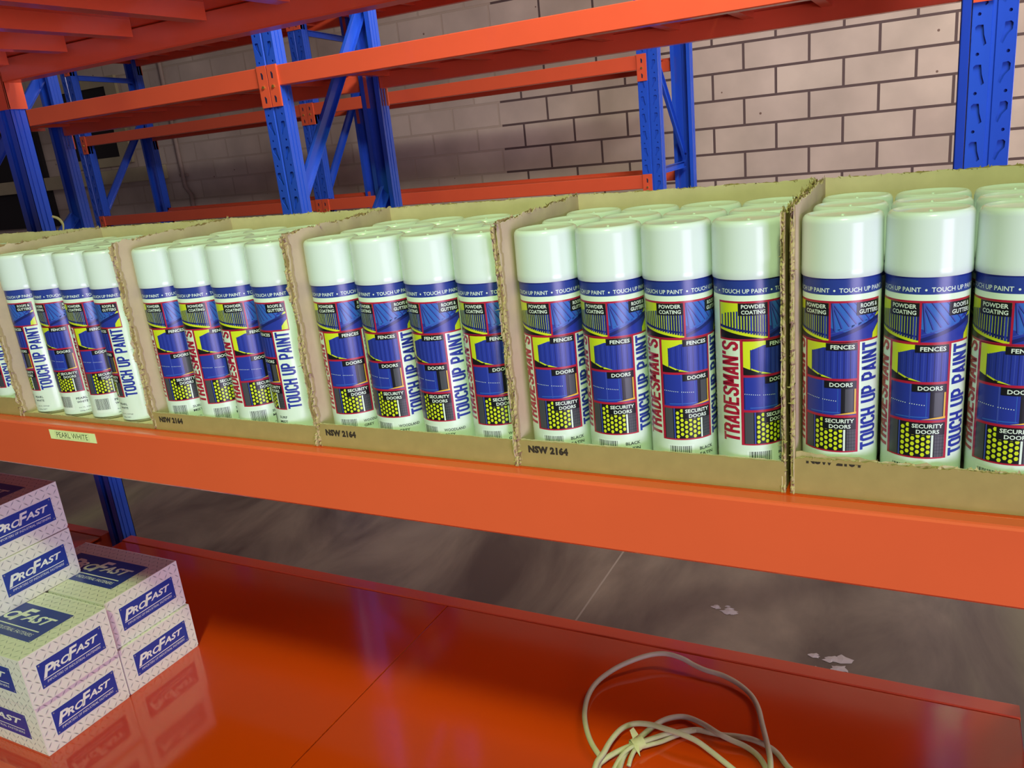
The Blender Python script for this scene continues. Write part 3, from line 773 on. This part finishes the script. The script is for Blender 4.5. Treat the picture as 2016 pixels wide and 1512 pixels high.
# ------------------------------------------------------------------ shelf label
bm = bmesh.new(); box(bm, -.0515, .0515, -.0004, .0, -.0072, .0072)
lab = obj('shelf_label', bm, PAPER, loc=(-.6235, -.0268, -.0138)); lab.rotation_euler = (0, radians(-.3), 0)
tag(lab, 'small pale paper label reading PEARL WHITE stuck on the orange beam', 'label')
F = Flat(); F.text('PEARL WHITE', -.036, .034, -.0038, .0042, 0, 1)
for a in ((-.039, .037, .0052, .0054), (-.039, .037, -.0052, -.0050)): F.rect(*a, 0, 1)
F.rect(-.039, -.0388, -.0052, .0054, 0, 1); F.rect(.0368, .037, -.0052, .0054, 0, 1)
obj('lettering', F.plane('lettering', [LTX], (0, -.0004, 0), (1, 0, 0), (0, 0, 1), (0, -1, 0)), None, lab)

# ------------------------------------------------------------------ fastener boxes
K_ = 1.2274
BL, BWd, BHt = .262*K_, .154*K_, .0918*K_
def tread(name, O, U, V, Nn, lu, lv):
    F = Flat(); p = .0135; i = 0
    nu, nv_ = int(lu/p), int(lv/p)
    for i in range(nu):
        for j in range(nv_):
            u, v = (i+.5)*lu/nu, (j+.5)*lv/nv_; s = 1 if (i+j) % 2 else -1
            d = (.0048, .0048*s); n = (-.0006*s, .0006)
            F.poly([(u-d[0], v-d[1]), (u-n[0], v-n[1]), (u+d[0], v+d[1]), (u+n[0], v+n[1])], 0, 1)
            e = .0006
            F.poly([(u-d[0], v-d[1]+e), (u+n[0], v+n[1]+e*.6), (u+d[0], v+d[1]+e), (u+n[0], v+n[1]+e*1.6)], 1, 1)
    return F.plane(name, [TREAD, TREADL], O, U, V, Nn)
def logo(name, O, U, V, Nn, w_, h, big=False):
    """blue plate with lettering"""
    F = Flat(); F.rect(0, w_, 0, h, 1, 2); F.rect(.0008, w_-.0008, .0008, h-.0008, 0, 3)
    for u in (.005, w_-.005):
        for v in (.005, h-.005): F.poly([(u+.0017*cos(q*pi/5), v+.0017*sin(q*pi/5)) for q in range(10)], 2, 4)
    def word(s, a, b, lo, hi): F.text(s, w_*a, w_*b, h*lo, h*hi, 1, 4, bold=.03, shear=.32, res=3)
    word('P', .055, .245, .36, .80); word('RO', .20, .475, .44, .72); word('F', .43, .605, .42, .88); word('AST', .55, .925, .50, .76)
    F.poly([(w_*.36+0, h*.82), (w_*.36, h*.82), (w_*.36, h*.82)], 1, 4) if False else None
    F.poly([(w_*.70, h*.76), (w_*.955, h*.83), (w_*.955, h*.78), (w_*.72, h*.72)], 1, 4) if False else None
    F.rect(w_*.05, w_*.93, h*.305, h*.335, 1, 4)
    F.text('IMPORTERS OF INDUSTRIAL FASTENERS', w_*.09, w_*.92, h*.15, h*.24, 1, 4, shear=.2)
    return F.plane(name, [BOXB, BOXW, TREAD], O, U, V, Nn)
def make_box():
    t = empty('fastener_box'); bm = bmesh.new()
    # x: 0 = end face, box runs to -BL ; y 0..BWd ; z 0..BHt
    box(bm, -BL, 0, 0, BWd, 0, BHt, bev=.0012)
    obj('carton_body', bm, BOXG, t)
    # lid: telescopic lid reaching down the end, with a visible edge along the sides
    for ya in (-.0012, BWd):
        bm = bmesh.new(); box(bm, -BL-.0008, .0006, ya, ya+.0012, .004, BHt+.0004); obj('side_flap', bm, BOXG, t)
    for nm_, a in (('end', ((.0008, 0, 0), (0, 1, 0), (0, 0, 1), (1, 0, 0), BWd, BHt)), ('side', ((-BL, -.0014, 0), (1, 0, 0), (0, 0, 1), (0, -1, 0), BL, BHt)),
                   ('top', ((-BL, 0, BHt+.0005), (1, 0, 0), (0, 1, 0), (0, 0, 1), BL, BWd))):
        obj('tread_pattern', tread('tread_pattern', *a), None, t)
    obj('logo_plate', logo('logo_plate', (.0008, .021*K_, .0235*K_), (0, 1, 0), (0, 0, 1), (1, 0, 0), .117*K_, .0455*K_), None, t)
    obj('logo_plate', logo('logo_plate', (-BL+.033*K_, -.0014, .024*K_), (1, 0, 0), (0, 0, 1), (0, -1, 0), .197*K_, .048*K_), None, t)
    obj('logo_plate', logo('logo_plate', (-BL+.033*K_, .038*K_, BHt+.0005), (1, 0, 0), (0, 1, 0), (0, 0, 1), .197*K_, .082*K_), None, t)
    return t
pb = make_box(); reg(pb); LD = LZ+.0003
bl = [(-.775, -.113, 0, 'grey tread-patterned fastener box nearest the viewer at the bottom of the left pile'),
      (-.770, -.116, 1, 'grey tread-patterned fastener box lit green on top, standing on the nearest bottom box'),
      (-.777, .0465, 0, 'grey tread-patterned fastener box at the bottom right, touching the deck'),
      (-.783, .047, 1, 'grey tread-patterned fastener box with a shaded top, upper of the right-hand pair'),
      (-.935, -.043, 2, 'grey tread-patterned fastener box set back, bridging the two lower piles'),
      (-.938, -.041, 3, 'grey tread-patterned fastener box topmost of all, cut by the left edge'),
      (-1.040, -.113, 0, 'grey tread-patterned fastener box hidden behind the nearest bottom box, holding up the set-back pile'),
      (-1.036, -.116, 1, 'grey tread-patterned fastener box directly under the set-back pile, behind the green-lit one')]
for i, (x, y, z, lb) in enumerate(bl):
    o = pb if i == 0 else copy_tree(pb)
    o.location = (CX+(x-CX)*K_, CY+(y-CY)*K_, LD+z*(BHt+.001)); tag(o, lb, 'box', 'fastener boxes on the lower deck')

# ------------------------------------------------------------------ coiled cord
def img(x, y, z):
    d = fwd+r2*((x-1008)/FPX)-u2*((y-756)/FPX); t = (z-CZ)/d.z; p = Vector((CX, CY, CZ))+d*t; return p
def path(pts, z=-.5445):
    out = []
    for p in pts: out.append(img(1080+p[0]/3.877, 1250+p[1]/3.877, p[2] if len(p) > 2 else z))
    return out
CR = .0050; zl = LD+CR+.0004
A = path([(395, 930, zl+.004), (330, 830, zl+.008), (290, 720, zl+.008), (275, 600, zl+.005), (300, 470, zl+.004), (370, 360, zl+.006), (500, 262, zl+.012), (640, 195, zl+.018), (780, 152, zl+.02), (900, 145, zl+.02),
          (1020, 180, zl+.018), (1110, 230, zl+.012), (1200, 270, zl+.01), (1330, 310, zl+.008), (1450, 375, zl+.006), (1545, 460, zl+.004), (1600, 560, zl+.006), (1630, 680, zl+.012), (1665, 820, zl+.014), (1690, 940, zl+.016), (1692, 1060, zl+.01)])
A2 = path([(1660, 1250, zl), (1300, 1500, zl), (700, 1500, zl), (350, 1250, zl+.002)])
B = path([(355, 1010, zl+.014), (420, 900, zl+.016), (480, 800, zl+.014), (560, 715, zl+.014), (660, 678, zl+.016), (780, 685, zl+.02), (900, 720, zl+.024), (1020, 760, zl+.024), (1130, 810, zl+.02), (1240, 890, zl+.012), (1340, 970, zl+.006), (1450, 1060, zl)])
B2 = path([(1600, 1200, zl), (1900, 1300, zl), (2010, 1180, zl)])
D = path([(1830, 1010, zl), (1760, 920, zl), (1690, 860, zl+.002), (1560, 800, zl+.002), (1440, 775, zl+.0), (1330, 765, zl), (1230, 745, zl), (1130, 725, zl), (1020, 738, zl), (880, 765, zl+.002), (740, 810, zl+.004), (620, 850, zl+.006), (520, 895, zl+.006), (430, 950, zl+.004)])
D2 = path([(380, 1010, zl+.0), (420, 1150, zl), (520, 1180, zl)])
E_ = path([(545, 1010, zl+.0), (590, 900, zl+.002), (660, 820, zl+.008), (760, 730, zl+.008), (860, 660, zl+.006), (960, 628, zl+.004), (1060, 630, zl+.002), (1180, 680, zl+.006), (1300, 755, zl+.010), (1400, 805, zl+.006), (1500, 850, zl+.002), (1590, 915, zl), (1650, 1000, zl), (1680, 1100, zl)])
full = smooth_path(A+A2+B+B2+D+D2+E_, 6)
bm = bmesh.new(); tube(bm, full, CR, 12)
cord = obj('extension_cord', bm, CORD, smooth=True); tag(cord, 'dirty off-white cord lying in loose loops on the lower orange deck', 'cord')
G = smooth_path(path([(490, 1040, zl), (545, 940, zl+.004), (610, 870, zl+.009), (700, 825, zl+.012), (800, 790, zl+.010), (900, 760, zl+.006), (1000, 742, zl+.003), (1090, 728, zl+.001)]), 6)
bm = bmesh.new(); tube(bm, G, CR*.8, 12); obj('cord_strand', bm, CORD, cord, smooth=True)
H = smooth_path(path([(612, 1000, zl), (632, 930, zl+.003), (670, 870, zl+.007), (760, 842, zl+.006), (860, 815, zl+.003), (960, 775, zl+.001), (1040, 748, zl), (1120, 730, zl)]), 6)
bm = bmesh.new(); tube(bm, H, CR*.8, 12); obj('cord_strand', bm, CORD, cord, smooth=True)
# tape wrapped around the bundle
bm = bmesh.new(); c = img(1080+680/3.877, 1250+830/3.877, zl+.009); rr = random.Random(2)
ax = (img(1080+720/3.877, 1250+815/3.877, zl+.009)-img(1080+630/3.877, 1250+850/3.877, zl+.009)).normalized(); sd = ax.cross(Vector((0, 0, 1))).normalized()
rings = []
for i in range(6):
    s = (i-2.5)*.0045; rings.append([bm.verts.new(c+ax*s+sd*cos(a)*(.013+rr.uniform(-.002, .002))+Vector((0, 0, 1))*sin(a)*(.0085+rr.uniform(-.002, .002))) for a in [q*2*pi/12 for q in range(12)]])
for a, b in zip(rings, rings[1:]):
    for q in range(12): bm.faces.new((a[q], a[(q+1) % 12], b[(q+1) % 12], b[q]))
v = [bm.verts.new(c+ax*x+sd*y+Vector((0, 0, z))) for x, y, z in ((-.006, -.006, .008), (.008, -.010, .009), (.006, -.024, .016), (-.003, -.022, .014), (-.012, .008, .005), (-.004, .012, .006), (-.01, .026, -.004))]
bm.faces.new(v[:4]); bm.faces.new((v[4], v[5], v[6]))
obj('tape_wrap', bm, TAPE, cord, smooth=60)
